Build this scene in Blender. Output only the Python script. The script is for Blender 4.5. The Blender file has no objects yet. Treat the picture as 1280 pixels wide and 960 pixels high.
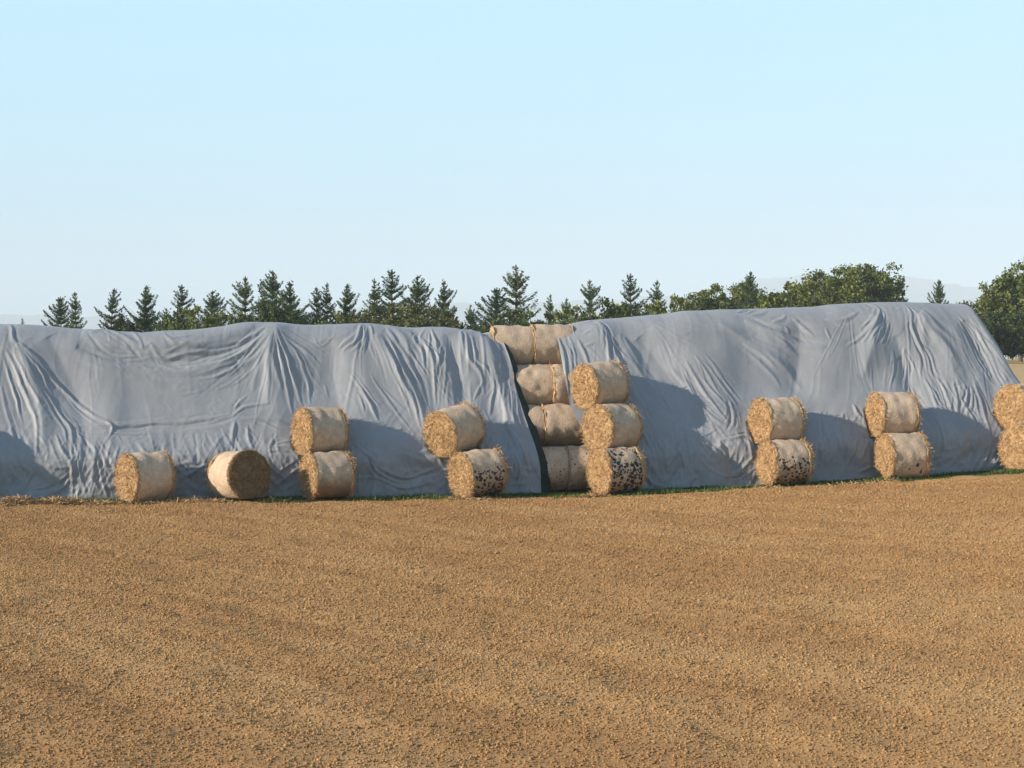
import bpy, math, random
import numpy as np
from mathutils import Vector, Matrix
rad = math.radians
S = bpy.context.scene
COL = S.collection
rng = np.random.default_rng(7)

# ------------------------------------------------------------------ camera numbers
CAMZ = 3.75; HZ = 445.0; F = 2133.0
pitch = math.atan((480-HZ)/F)

# ------------------------------------------------------------------ noise
def _h(i, j, seed):
    n = (i.astype(np.int64)*374761393 + j.astype(np.int64)*668265263 + seed*974634777) & 0xffffffff
    n = ((n ^ (n >> 13))*1274126177) & 0xffffffff
    n = (n ^ (n >> 16)) & 0xffffffff
    return n/4294967295.0
def vn(x, y, seed=0):
    x = np.asarray(x, float); y = np.asarray(y, float)
    i = np.floor(x); j = np.floor(y); fx = x-i; fy = y-j
    i = i.astype(np.int64); j = j.astype(np.int64)
    ux = fx*fx*fx*(fx*(fx*6-15)+10); uy = fy*fy*fy*(fy*(fy*6-15)+10)
    a = _h(i, j, seed)*(1-ux)+_h(i+1, j, seed)*ux
    b = _h(i, j+1, seed)*(1-ux)+_h(i+1, j+1, seed)*ux
    return (a*(1-uy)+b*uy)*2-1
def fbm(x, y, seed=0, o=3):
    r = 0; a = 1.0
    for k in range(o):
        r = r+a*vn(x*2**k+k*17.3, y*2**k+k*9.1, seed+k*31); a *= .5
    return r
def sstep(a, b, x):
    t = np.clip((np.asarray(x, float)-a)/(b-a), 0, 1); return t*t*(3-2*t)

# ------------------------------------------------------------------ terrain
def ground(x, y):
    x = np.asarray(x, float); y = np.asarray(y, float)
    xr = np.clip(x, 0, 22)
    side = 0.018*xr + 0.0016*xr**2
    back = 2.7*sstep(56, 185, y) + 0.0*x
    far = -3.0*sstep(260, 900, y)
    lx = np.clip(-x, 0, 40)
    return side*(1-.5*sstep(70, 200, y)) + back + far + .0012*lx*sstep(5, 30, y)
def g1(x, y): return float(ground(x, y))

# ------------------------------------------------------------------ helpers
def mesh_np(name, V, faces4=None, faces3=None, mat=None, parent=None, smooth=False, mats=None):
    V = np.asarray(V, np.float32)
    me = bpy.data.meshes.new(name)
    n4 = 0 if faces4 is None else len(faces4); n3 = 0 if faces3 is None else len(faces3)
    me.vertices.add(len(V)); me.vertices.foreach_set('co', V.ravel())
    li = []
    if n4: li.append(np.asarray(faces4, np.int32).ravel())
    if n3: li.append(np.asarray(faces3, np.int32).ravel())
    li = np.concatenate(li)
    me.loops.add(len(li)); me.loops.foreach_set('vertex_index', li)
    me.polygons.add(n4+n3)
    st = np.concatenate([np.arange(n4)*4, n4*4+np.arange(n3)*3]).astype(np.int32)
    me.polygons.foreach_set('loop_start', st)
    me.update(calc_edges=True); me.validate()
    if smooth: me.polygons.foreach_set('use_smooth', np.ones(len(me.polygons), bool))
    o = bpy.data.objects.new(name, me); COL.objects.link(o)
    if mat: me.materials.append(mat)
    if parent: o.parent = parent
    return o
def grid_faces(nr, nc, wrapc=False):
    r = np.arange(nr-1)[:, None]; c = np.arange(nc if wrapc else nc-1)[None, :]
    c2 = (c+1) % nc
    f = np.stack([r*nc+c, r*nc+c2, (r+1)*nc+c2, (r+1)*nc+c], -1)
    return f.reshape(-1, 4)
def tag(o, label=None, cat=None, group=None, kind=None):
    if label: o['label'] = label
    if cat: o['category'] = cat
    if group: o['group'] = group
    if kind: o['kind'] = kind
    return o
def empty(name, loc=(0, 0, 0)):
    o = bpy.data.objects.new(name, None); COL.objects.link(o); o.location = loc
    o.empty_display_size = .3
    return o

# ------------------------------------------------------------------ materials
class NT:
    def __init__(s, name, rough=.8, spec=.3):
        s.m = bpy.data.materials.new(name); s.m.use_nodes = True; s.t = s.m.node_tree
        s.b = s.t.nodes['Principled BSDF']; s.b.inputs['Roughness'].default_value = rough
        s.b.inputs['Specular IOR Level'].default_value = spec
    def n(s, typ, **kw):
        nd = s.t.nodes.new(typ)
        for k, v in kw.items():
            if k.startswith('i_'):
                nd.inputs[k[2:].replace('_', ' ')].default_value = v
            else: setattr(nd, k, v)
        return nd
    def l(s, a, b): s.t.links.new(a, b)
    def noise(s, vec, scale, detail=3, rough=.6, dist=0):
        nd = s.n('ShaderNodeTexNoise'); nd.inputs['Scale'].default_value = scale
        nd.inputs['Detail'].default_value = detail; nd.inputs['Roughness'].default_value = rough
        nd.inputs['Distortion'].default_value = dist
        s.l(vec, nd.inputs['Vector']); return nd.outputs['Fac']
    def ramp(s, fac, stops, interp='LINEAR'):
        nd = s.n('ShaderNodeValToRGB'); cr = nd.color_ramp; cr.interpolation = interp
        while len(cr.elements) < len(stops): cr.elements.new(.5)
        for e, (p, c) in zip(cr.elements, stops):
            e.position = p; e.color = (*c, 1) if len(c) == 3 else c
        s.l(fac, nd.inputs[0]); return nd.outputs[0]
    def mix(s, f, a, b, mode='MIX'):
        nd = s.n('ShaderNodeMix'); nd.data_type = 'RGBA'; nd.blend_type = mode
        for sock, v in ((nd.inputs[0], f), (nd.inputs[6], a), (nd.inputs[7], b)):
            if isinstance(v, bpy.types.NodeSocket): s.l(v, sock)
            else: sock.default_value = v if not isinstance(v, tuple) or len(v) == 4 else (*v, 1)
        return nd.outputs[2]
    def math(s, op, a, b=0.0, c=None):
        nd = s.n('ShaderNodeMath'); nd.operation = op
        for sock, v in zip(nd.inputs, (a, b, c)):
            if v is None: continue
            if isinstance(v, bpy.types.NodeSocket): s.l(v, sock)
            else: sock.default_value = v
        return nd.outputs[0]
    def bump(s, h, strength, dist, prev=None):
        nd = s.n('ShaderNodeBump'); nd.inputs['Strength'].default_value = strength
        nd.inputs['Distance'].default_value = dist; s.l(h, nd.inputs['Height'])
        if prev: s.l(prev, nd.inputs['Normal'])
        return nd.outputs[0]
    def obj(s): return s.n('ShaderNodeTexCoord').outputs['Object']
    def pos(s): return s.n('ShaderNodeNewGeometry').outputs['Position']
    def isl(s): return s.n('ShaderNodeNewGeometry').outputs['Random Per Island']
    def mapping(s, vec, scale=(1, 1, 1), rot=(0, 0, 0)):
        nd = s.n('ShaderNodeMapping'); nd.inputs['Scale'].default_value = scale
        nd.inputs['Rotation'].default_value = rot; s.l(vec, nd.inputs['Vector']); return nd.outputs[0]
    def sep(s, vec):
        nd = s.n('ShaderNodeSeparateXYZ'); s.l(vec, nd.inputs[0]); return nd.outputs
    def color(s, c): s.l(c, s.b.inputs['Base Color'])
    def normal(s, c): s.l(c, s.b.inputs['Normal'])

def soil_mat(clod=False):
    m = NT('soil_clods' if clod else 'soil_field', .95, .15); P = m.pos()
    n1 = m.noise(P, 9 if not clod else 5, 5, .7)
    c = m.ramp(n1, [(.25, (.37, .192, .076)), (.5, (.49, .276, .114)), (.78, (.575, .358, .165))])
    # drill-row bands, pale dried soil against browner crumbs
    band = m.noise(m.mapping(m.mapping(P, (1, 1, 1), (0, 0, rad(50))), (.10, .62, 1)), 1.0, 3, .6, .35)
    c = m.mix(m.ramp(band, [(.42, (0, 0, 0)), (.64, (.48, .48, .48))]), c, (.54, .335, .155))
    b2 = m.noise(m.mapping(m.mapping(P, (1, 1, 1), (0, 0, rad(50))), (.09, .5, 1)), 1.3, 2, .5, .2)
    c = m.mix(m.ramp(b2, [(.40, (.42, .42, .42)), (.58, (0, 0, 0))]), c, (.36, .182, .072))
    if clod:
        r = m.isl()
        tint = m.ramp(r, [(0, (.50, .44, .40)), (.12, (.85, .84, .82)), (.75, (1.04, 1.03, 1.0)), (1, (1.28, 1.26, 1.2))])
        c = m.mix(1.0, c, tint, 'MULTIPLY')
    else:
        y = m.sep(P)[1]; x = m.sep(P)[0]
        nn = m.noise(P, 1.5, 3, .6)
        st = m.ramp(m.noise(P, .5, 6, .75), [(.3, (.44, .29, .13)), (.6, (.56, .38, .18)), (.78, (.16, .19, .06))])
        yy = m.math('ADD', m.math('SUBTRACT', y, m.math('MULTIPLY', x, .14)), m.math('MULTIPLY', nn, .6))
        f = m.math('SMOOTH_MIN', m.math('MAXIMUM', m.math('MULTIPLY', m.math('SUBTRACT', yy, 48.0), .8), 0.0), 1.0, .1)
        c = m.mix(f, c, st)
    m.color(c)
    h1 = m.noise(P, 34, 4, .75); h2 = m.noise(P, 80, 2, .6)
    nb = m.bump(h1, .8, .03); nb = m.bump(h2, .7, .012, nb)
    m.normal(nb); return m.m

def tarp_mat():
    m = NT('grey_sheet', .55, .3); P = m.pos()
    n = m.noise(P, .6, 4, .6); n2 = m.noise(m.mapping(P, (1, 1, .35)), 5, 4, .65)
    c = m.ramp(n, [(.3, (.250, .252, .257)), (.7, (.297, .297, .299))])
    c = m.mix(m.ramp(n2, [(.45, (0, 0, 0)), (.75, (.35, .35, .35))]), c, (.34, .345, .35))
    # patchy brown tint, stronger towards the lowest edge
    patch_n = m.noise(P, 2.2, 4, .7)
    z = m.sep(P)[2]
    low = m.math('MULTIPLY', m.math('SUBTRACT', 1.0, m.math('MINIMUM', m.math('MAXIMUM', m.math('MULTIPLY', z, .8), 0), 1)), .7)
    c = m.mix(m.math('MULTIPLY', low, m.ramp(patch_n, [(.45, (0, 0, 0)), (.7, (1, 1, 1))])), c, (.25, .21, .17))
    m.color(c)
    m.b.inputs['Sheen Weight'].default_value = .05
    h = m.noise(P, 7, 5, .6); hf = m.noise(P, 60, 2, .5)
    nb = m.bump(h, .10, .04); nb = m.bump(hf, .05, .006, nb)
    m.normal(nb)
    return m.m

def wrap_mat(name, spots=None, stain=0.0, tone=1.0):
    m = NT(name, .75, .3); O = m.obj()
    o = m.sep(O)
    oi = m.n('ShaderNodeObjectInfo').outputs['Random']
    n = m.noise(O, 5, 6, .72)
    t = tone
    c = m.ramp(n, [(.25, (.42*t, .285*t, .18*t)), (.5, (.56*t, .405*t, .275*t)), (.78, (.68*t, .52*t, .37*t))])
    # net threads: fine rings round the bale
    w = m.noise(m.mapping(O, (60, 6, 6)), 1, 2, .5)
    c = m.mix(m.ramp(w, [(.4, (.28, .28, .28)), (.6, (0, 0, 0))]), c, (.30, .20, .125))
    bl = m.noise(O, 9, 4, .75)
    c = m.mix(m.ramp(bl, [(.56, (0, 0, 0)), (.72, (.6, .6, .6))]), c, (.40, .25, .11))
    if stain:
        s_ = m.noise(O, 3.5, 4, .7)
        zz = m.math('MULTIPLY', m.math('SUBTRACT', .05, o[2]), 1.6)
        f = m.math('MULTIPLY', m.math('ADD', zz, m.math('SUBTRACT', s_, .4)), stain, None)
        f = m.math('MINIMUM', m.math('MAXIMUM', f, 0), .75)
        c = m.mix(f, c, (.12, .075, .04))
    if spots:
        sc, thr, zmax, dens = spots
        v = m.n('ShaderNodeTexVoronoi'); v.inputs['Scale'].default_value = sc
        v.inputs['Randomness'].default_value = 1.0
        wob = m.n('ShaderNodeTexNoise'); wob.inputs['Scale'].default_value = 14; m.l(O, wob.inputs['Vector'])
        vm = m.n('ShaderNodeVectorMath'); vm.operation = 'MULTIPLY_ADD'
        m.l(wob.outputs['Color'], vm.inputs[0]); vm.inputs[1].default_value = (.09, .09, .09); m.l(O, vm.inputs[2])
        m.l(vm.outputs[0], v.inputs['Vector'])
        big = m.noise(O, 2.4, 2, .5)
        pc = m.sep(v.outputs['Color'])[0]
        keep = m.math('LESS_THAN', pc, dens)
        zf = m.math('LESS_THAN', m.math('ADD', o[2], m.math('MULTIPLY', m.math('SUBTRACT', big, .5), 1.3)), zmax)
        sz = m.math('MULTIPLY', m.sep(v.outputs['Color'])[1], thr)
        f = m.math('MINIMUM', m.math('MAXIMUM', m.math('MULTIPLY', m.math('SUBTRACT', m.math('ADD', sz, thr*.45), v.outputs['Distance']), 9.0), 0), .94)
        f = m.math('MULTIPLY', m.math('MULTIPLY', f, keep), zf)
        c = m.mix(f, c, (.012, .010, .009))
    m.color(c)
    h = m.noise(O, 22, 4, .7); nb = m.bump(h, .9, .03)
    nb = m.bump(w, .25, .006, nb); m.normal(nb)
    return m.m

def straw_mat(name, dark=1.0):
    m = NT(name, .7, .3); O = m.obj(); r = m.isl()
    n = m.noise(m.mapping(O, (1, 1, 1)), 16, 5, .8)
    c = m.ramp(n, [(.28, (.27*dark, .148*dark, .06*dark)), (.45, (.57*dark, .352*dark, .165*dark)), (.72, (.76*dark, .54*dark, .31*dark))])
    t = m.ramp(r, [(0, (.45, .42, .38)), (.3, (.85, .83, .8)), (1, (1.25, 1.22, 1.15))])
    c = m.mix(1.0, c, t, 'MULTIPLY')
    blot = m.noise(O, 4.5, 3, .7)
    c = m.mix(m.ramp(blot, [(.58, (0, 0, 0)), (.78, (.55, .55, .55))]), c, (.20, .11, .04))
    m.color(c)
    h = m.noise(O, 34, 4, .8); nb = m.bump(h, 1.0, .03); m.normal(nb)
    return m.m

def leaf_mat(name, a, b, c_):
    m = NT(name, .55, .3); r = m.isl(); P = m.obj()
    n = m.noise(P, 1.1, 2, .5)
    f = m.math('ADD', m.math('MULTIPLY', r, .6), m.math('MULTIPLY', n, .4))
    col = m.ramp(f, [(.2, a), (.5, b), (.82, c_)])
    m.color(col)
    m.b.inputs['Transmission Weight'].default_value = 0
    tr = m.n('ShaderNodeBsdfTranslucent'); m.l(col, tr.inputs['Color'])
    mx = m.n('ShaderNodeMixShader'); mx.inputs[0].default_value = .25
    out = m.t.nodes['Material Output']
    m.l(m.b.outputs[0], mx.inputs[1]); m.l(tr.outputs[0], mx.inputs[2]); m.l(mx.outputs[0], out.inputs['Surface'])
    return m.m
def plain(name, col, rough=.8, bscale=12, bs=.5):
    m = NT(name, rough, .3); O = m.obj(); n = m.noise(O, bscale, 4, .7)
    c = m.ramp(n, [(.3, tuple(k*.7 for k in col)), (.7, tuple(min(1, k*1.25) for k in col))])
    m.color(c); m.normal(m.bump(n, bs, .03)); return m.m

M_soil = soil_mat(); M_clod = soil_mat(True); M_tarp = tarp_mat()
M_straw = straw_mat('straw'); M_straw_shaded = straw_mat('shaded_straw', .55)  # second copy darkened for the shade on an end facing away from the sun
M_wrap = wrap_mat('net_wrap_plain')
M_wrap_b = wrap_mat('net_wrap_bleached', tone=1.12)
M_wrap_few = wrap_mat('net_wrap_few_spots', spots=(9, .36, -.05, .25))
M_wrap_mid = wrap_mat('net_wrap_spotted', spots=(12.5, .52, .22, .9), stain=.7)
M_wrap_dense = wrap_mat('net_wrap_heavily_spotted', spots=(11, .58, .5, .95), stain=.5)
M_wrap_small = wrap_mat('net_wrap_small_spots', spots=(12, .27, .5, .6), stain=.6)
M_wrap_stain = wrap_mat('net_wrap_stained', stain=1.2)
M_hem = plain('dark_green_webbing', (.020, .032, .030), .8, 20, .4)
M_bark = plain('bark', (.13, .095, .065), .9, 8, .8)
M_grass = leaf_mat('grass', (.04, .07, .014), (.09, .14, .03), (.18, .21, .06))
M_spruce = leaf_mat('spruce_needles', (.034, .060, .019), (.085, .130, .036), (.18, .225, .065))
M_spruce_d = leaf_mat('spruce_needles_dark', (.022, .044, .018), (.055, .092, .032), (.13, .175, .055))
M_spruce_y = leaf_mat('spruce_needles_pale', (.05, .075, .020), (.11, .145, .042), (.20, .23, .08))
M_oak = leaf_mat('oak_leaves', (.045, .068, .013), (.13, .16, .032), (.28, .285, .07))
M_oak_d = leaf_mat('hedge_leaves', (.024, .038, .010), (.06, .082, .018), (.125, .145, .035))
M_shrub = leaf_mat('willow_leaves', (.06, .07, .014), (.115, .12, .028), (.19, .18, .05))

# ------------------------------------------------------------------ field (one sheet to the horizon)
def axis(lo, hi, step, a, b, n_out):
    core = np.arange(lo, hi+step/2, step)
    k = np.linspace(0, 1, n_out+1)[1:]
    out1 = hi+(b-hi)*k**3.2; out0 = lo-(lo-a)*k**3.2
    return np.concatenate([out0[::-1], core, out1])
gx = axis(-16, 18, .055, -6400, 6400, 60)
gy = axis(13.5, 49, .06, -300, 11400, 70)
GX, GY = np.meshgrid(gx, gy)
GZ = ground(GX, GY)
near = sstep(8, 12, GY)*(1-sstep(50, 60, GY))*(1-sstep(24, 40, np.abs(GX)))
rel = .008*vn(GX*7, GY*7, 1)+.006*vn(GX*14, GY*14, 2)+.03*vn(GX*1.3, GY*1.3, 3)
rowx = GX*math.sin(rad(50))+GY*math.cos(rad(50))      # shallow harrow corrugations
rel = rel+.006*np.sin(rowx*2*math.pi/.9+1.5*vn(GX*.3, GY*.3, 8))
GZ = GZ+rel*near*(1-sstep(44.6, 45.6, GY-GX*.14)*.75)
nr, nc = GX.shape
field = mesh_np('field', np.stack([GX, GY, GZ], -1).reshape(-1, 3), grid_faces(nr, nc), None, M_soil, smooth=True)
tag(field, kind='structure')

# ------------------------------------------------------------------ pile frame
AL = rad(8.0); E = np.array([math.cos(AL), math.sin(AL)]); Nn = np.array([-math.sin(AL), math.cos(AL)])
P0 = np.array([0.0, 45.9])
def st2xy(s, t):
    return P0[0]+s*E[0]+t*Nn[0], P0[1]+s*E[1]+t*Nn[1]
def s_at(px, t):
    k = (px-640)/F
    return (k*(P0[1]+t*Nn[1])-P0[0]-t*Nn[0])/(E[0]-k*E[1])
def tfront(w):            # horizontal set-back of the sheet over the leaning bale rows
    w = np.asarray(w, float)
    return np.where(w < .7, .0, np.where(w < 1.1, .09*((np.clip(w, .7, 1.1)-.7)/.4)**2+.0*w, .09+(w-1.1)/math.tan(rad(60))))
def px2sw(px, py):        # where a sight line meets the sloping front, as metres along and up the pile
    w = 2.0
    for _ in range(8):
        t = float(tfront(np.array(max(w, 0)))); s = s_at(px, t); x, y = st2xy(s, t)
        w = CAMZ-(py-HZ)/F*y-g1(*st2xy(s, 0))
    return s, w

# ------------------------------------------------------------------ bales
R0 = .65; L0 = 1.04
BALES = []      # (center, axis) for dents in the sheet
def ribbons(P, D, W, ln, wd):
    # P start points, D directions, W width directions
    a = P; b = P+D*ln[:, None]
    w = W*(wd[:, None]/2)
    V = np.stack([a-w, a+w, b+w*.6, b-w*.6], 1).reshape(-1, 3)
    f = np.arange(len(V)).reshape(-1, 4)
    return V, f
def unit(v): return v/np.maximum(np.linalg.norm(v, axis=-1, keepdims=True), 1e-9)
def make_bale(name, seed, wmat, emats=(M_straw, M_straw), nf=1700, L=L0, R=R0, shaggy=1.0, rim=1.0):
    r = np.random.default_rng(seed)
    R = R*.978; root = empty(name)
    nt, nx = 72, 16
    th = np.linspace(0, 2*math.pi, nt, endpoint=False)
    def radius(th, x):
        rr = R*(1+.012*np.sin(2*th+seed)+.008*np.sin(3*th+seed*1.7))
        rr = rr+.026*fbm(th*2.0+seed, x*5+seed, seed, 2)*np.ones_like(th)
        rr = rr-.012*sstep(.6, 1.0, np.abs(x)/(L/2))
        return rr
    def deform(V):
        # weight settles the bale: flat foot, slightly wide
        V = V.copy(); z = V[:, 2]
        V[:, 2] = np.where(z < -R*.90, -R*.90+(z+R*.90)*.4, z)
        V[:, 1] *= 1+.03*(1-np.clip(np.abs(z)/R, 0, 1))
        return V
    xs = np.linspace(-L/2+.035*rim, L/2-.035*rim, nx)
    X, T = np.meshgrid(xs, th, indexing='ij'); RR = radius(T, X)
    lip = np.where((X == xs[0]) | (X == xs[-1]), -.02, 0.0); RR = RR+lip
    V = np.stack([X, RR*np.cos(T), RR*np.sin(T)], -1).reshape(-1, 3)
    mesh_np('net_wrap', deform(V), grid_faces(nx, nt, True), None, wmat, root, True)
    for side, em in zip((-1, 1), emats):
        # straw end: domed rough face that rolls over the rim
        prof = [(f, 0) for f in np.linspace(0.02, .93, 14)]+[(.985, .012*rim), (1.0+.008*rim, .035*rim), (.998+.008*rim, .065*rim), (.97, .095*rim)]
        rows = []
        for k, (f, inx) in enumerate(prof):
            xx = L/2-inx+.045*(1-min(f, 1)**2)
            rr = radius(th, np.full_like(th, L/2*.9))*f
            nz = .022*fbm(rr*np.cos(th)*9+seed, rr*np.sin(th)*9, seed+5, 2)+.012*vn(rr*np.cos(th)*30, rr*np.sin(th)*30, seed+9)
            swirl = .01*np.sin(th+f*26+seed)
            rn = rr+.02*vn(th*9, inx*30+seed, seed+3)*(f > .9)
            rows.append(np.stack([side*(xx+nz+swirl*(f < .95)), rn*np.cos(th), rn*np.sin(th)], -1))
        VV = np.concatenate(rows); f4 = grid_faces(len(prof), nt, True)
        ctr = len(VV); VV = np.vstack([VV, [[side*(L/2+.045), 0, 0]]])
        f3 = np.stack([np.full(nt, ctr), np.arange(nt), (np.arange(nt)+1) % nt], -1)
        VV = deform(VV)
        # loose stalks lying on the face and bristling from the rim
        n1 = nf; a = r.uniform(0, 2*math.pi, n1); q = np.sqrt(r.uniform(0, 1, n1))*R*1.0
        p = np.stack([side*(L/2+.045*(1-(q/R)**2)+r.uniform(-.01, .025, n1)), q*np.cos(a), q*np.sin(a)], -1)
        tang = np.stack([np.zeros(n1), -np.sin(a), np.cos(a)], -1)
        radl = np.stack([np.zeros(n1), np.cos(a), np.sin(a)], -1)
        axd = np.array([side, 0, 0])[None]
        d = unit(tang*r.normal(.5, .8, n1)[:, None]+radl*r.normal(0, .6, n1)[:, None]+axd*r.normal(.12, .28, n1)[:, None])
        w = unit(np.cross(d, axd+r.normal(0, .5, (n1, 3))))
        v1, f1 = ribbons(p, d, w, r.uniform(.06, .18, n1), r.uniform(.006, .015, n1))
        n2 = int(nf*.8*shaggy); a = r.uniform(0, 2*math.pi, n2); q = r.uniform(.95, 1.0, n2)*R
        p = np.stack([side*(L/2-r.uniform(-.02, .085*rim, n2)), q*np.cos(a), q*np.sin(a)], -1)
        radl = np.stack([np.zeros(n2), np.cos(a), np.sin(a)], -1); tang = np.stack([np.zeros(n2), -np.sin(a), np.cos(a)], -1)
        d = unit(radl*r.uniform(.1, .8, n2)[:, None]+tang*r.normal(0, .8, n2)[:, None]+axd*r.normal(.15, .5, n2)[:, None]
                 + np.array([0, 0, -.25])[None])
        w = unit(np.cross(d, radl+r.normal(0, .5, (n2, 3))))
        v2, f2 = ribbons(p, d, w, r.uniform(.03, .09, n2)*(.5+.5*shaggy), r.uniform(.006, .014, n2))
        off1 = len(VV); off2 = off1+len(v1)
        allv = np.vstack([VV, v1, v2]); allv[:, 2] = np.maximum(allv[:, 2], -R*.955)
        mesh_np('straw_end', allv, np.vstack([f4, f1+off1, f2+off2]), f3, em, root)
    return root
def put_bale(root, px, t, tier, yaw, roll=0.0, dz=0.0, spin=0.0, label=None, group=None, s=None):
    if s is None: s = s_at(px, t)
    x, y = st2xy(s, t)
    z = g1(*st2xy(s, min(t, 0)))+R0*.955+tier*1.12+dz
    root.matrix_world = Matrix.Translation((x, y, z)) @ Matrix.Rotation(rad(yaw), 4, 'Z') @ Matrix.Rotation(-rad(roll), 4, 'Y') @ Matrix.Rotation(rad(spin), 4, 'X')
    ax = root.matrix_world.to_3x3() @ Vector((1, 0, 0))
    BALES.append((np.array([x, y, z]), np.array(ax)))
    tag(root, label, 'straw bale', group)
    return root
G1_ = 'round straw bales weighing down the sheet'
def pxc(a, b): return (a+b)/2
fr = [
 # px, t, tier, yaw, roll, dz, mat, ends, seed, label
 (181, -.80, 0, 38, 1, 0, M_wrap_b, None, 11, 'single upright-standing pale straw bale on the ground at the left, orange end facing left'),
 (298, -.86, 0, -48, 5, .03, M_wrap_b, 'dark', 12, 'single bale turned the other way, end facing right coloured dark brown for shade'),
 (400, -.02, 1, 30, -1, 0, M_wrap, None, 13, 'upper bale of the leftmost two-bale stack, plain net wrap'),
 (409, -.70, 0, 25, 0, 0, M_wrap_stain, None, 14, 'lower bale of the leftmost two-bale stack, brown damp stains on its wrap'),
 (568, -.10, 1, 43, 12, .03, M_wrap, None, 15, 'tilted upper bale left of the gap in the sheet, its right end raised'),
 (597, -.72, 0, 32, 7, .03, M_wrap_mid, None, 16, 'black-spotted lower bale under the tilted bale left of the gap in the sheet'),
 (750, .62, 2, 31, 3, .02, M_wrap, None, 17, 'topmost bale of the three-bale stack, clean wrap and broad orange end'),
 (765, -.03, 1, 37, 1, 0, M_wrap, None, 18, 'middle bale of the three-bale stack beside the exposed bales'),
 (770, -.70, 0, 27, 1, 0, M_wrap_dense, None, 19, 'bottom bale of the three-bale stack, wrap heavily blotched with black spots'),
 (971, -.02, 1, 20, 0, 0, M_wrap_b, None, 20, 'upper bale before the middle of the right sheet, resting on the half-speckled bale'),
 (981, -.70, 0, 16, 0, 0, M_wrap_mid, None, 21, 'lower bale before the middle of the right sheet, lower half speckled black'),
 (1116, -.02, 1, 10, 0, 0, M_wrap_b, None, 22, 'upper bale of the stack second from the right, tan patch on its pale wrap'),
 (1128, -.70, 0, 11, 1, 0, M_wrap_few, None, 23, 'lower bale of the stack second from the right, a few black dots near its foot'),
 (1281, -.05, 1, 30, 1, 0, M_wrap, None, 24, 'upper bale cut off by the right edge of the picture'),
 (1288, -.72, 0, 26, 0, 0, M_wrap, None, 25, 'lower bale cut off by the right edge of the picture'),
]
for i, (px, t, tier, yaw, roll, dz, wm, en, seed, lab) in enumerate(fr):
    em = (M_straw, M_straw_shaded) if en == 'dark' else (M_straw, M_straw)
    b = make_bale('straw_bale', seed, wm, em, shaggy=1.0 if seed in (18, 19) else (.45 if tier else .75))
    put_bale(b, px, t, tier, yaw, roll, dz, spin=0, label=lab, group=G1_)
# stack just outside the frame whose shadow falls on the sheet at the left
for px, t, tier, yaw, seed in ((-108, -.02, 1, 30, 31), (-100, -.7, 0, 28, 32)):
    b = make_bale('straw_bale', seed, M_wrap, nf=500)
    put_bale(b, px, t, tier, yaw, label=('upper' if tier else 'lower')+' straw bale of the stack just beyond the left edge of the picture', group=G1_)
# exposed bales in the gap: rows nested one above the other
LB = 1.14
gapb = []
gap_rows = [
 (0, 712, M_wrap_small, ['left bale in the bottom row of the uncovered pile, small dark spots', 'spotted bale in the bottom row of the uncovered pile, behind the three-bale stack']),
 (1, 681, M_wrap_stain, ['left bale in the second row up of the uncovered pile, beside the dark hem', 'right bale in the second row up of the uncovered pile']),
 (2, 692, M_wrap, ['left bale in the third row up of the uncovered pile', 'right bale in the third row up of the uncovered pile, orange rim showing']),
 (3, 668, M_wrap, ['left bale in the top row of the uncovered pile, orange end peeping out', 'right bale in the top row of the uncovered pile, partly under the right sheet']),
]
for k, seam, wm, labs in gap_rows:
    t = .66+.65*k
    s_seam = s_at(seam, t-.55)
    for j in (0, 1):
        b = make_bale('straw_bale', 50+k*3+j, wm, nf=300, L=LB, shaggy=.15, rim=.22)
        put_bale(b, 0, t+(.0 if j else .05)-(.05 if (k in (0, 2) and j) else 0), 0, 8+(1.5 if j else -1), dz=k*1.118, label=labs[j],
                 group='uncovered bales in the gap between the sheets', s=s_seam+(j-.5)*(LB-.015))
        BALES.pop()

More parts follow.
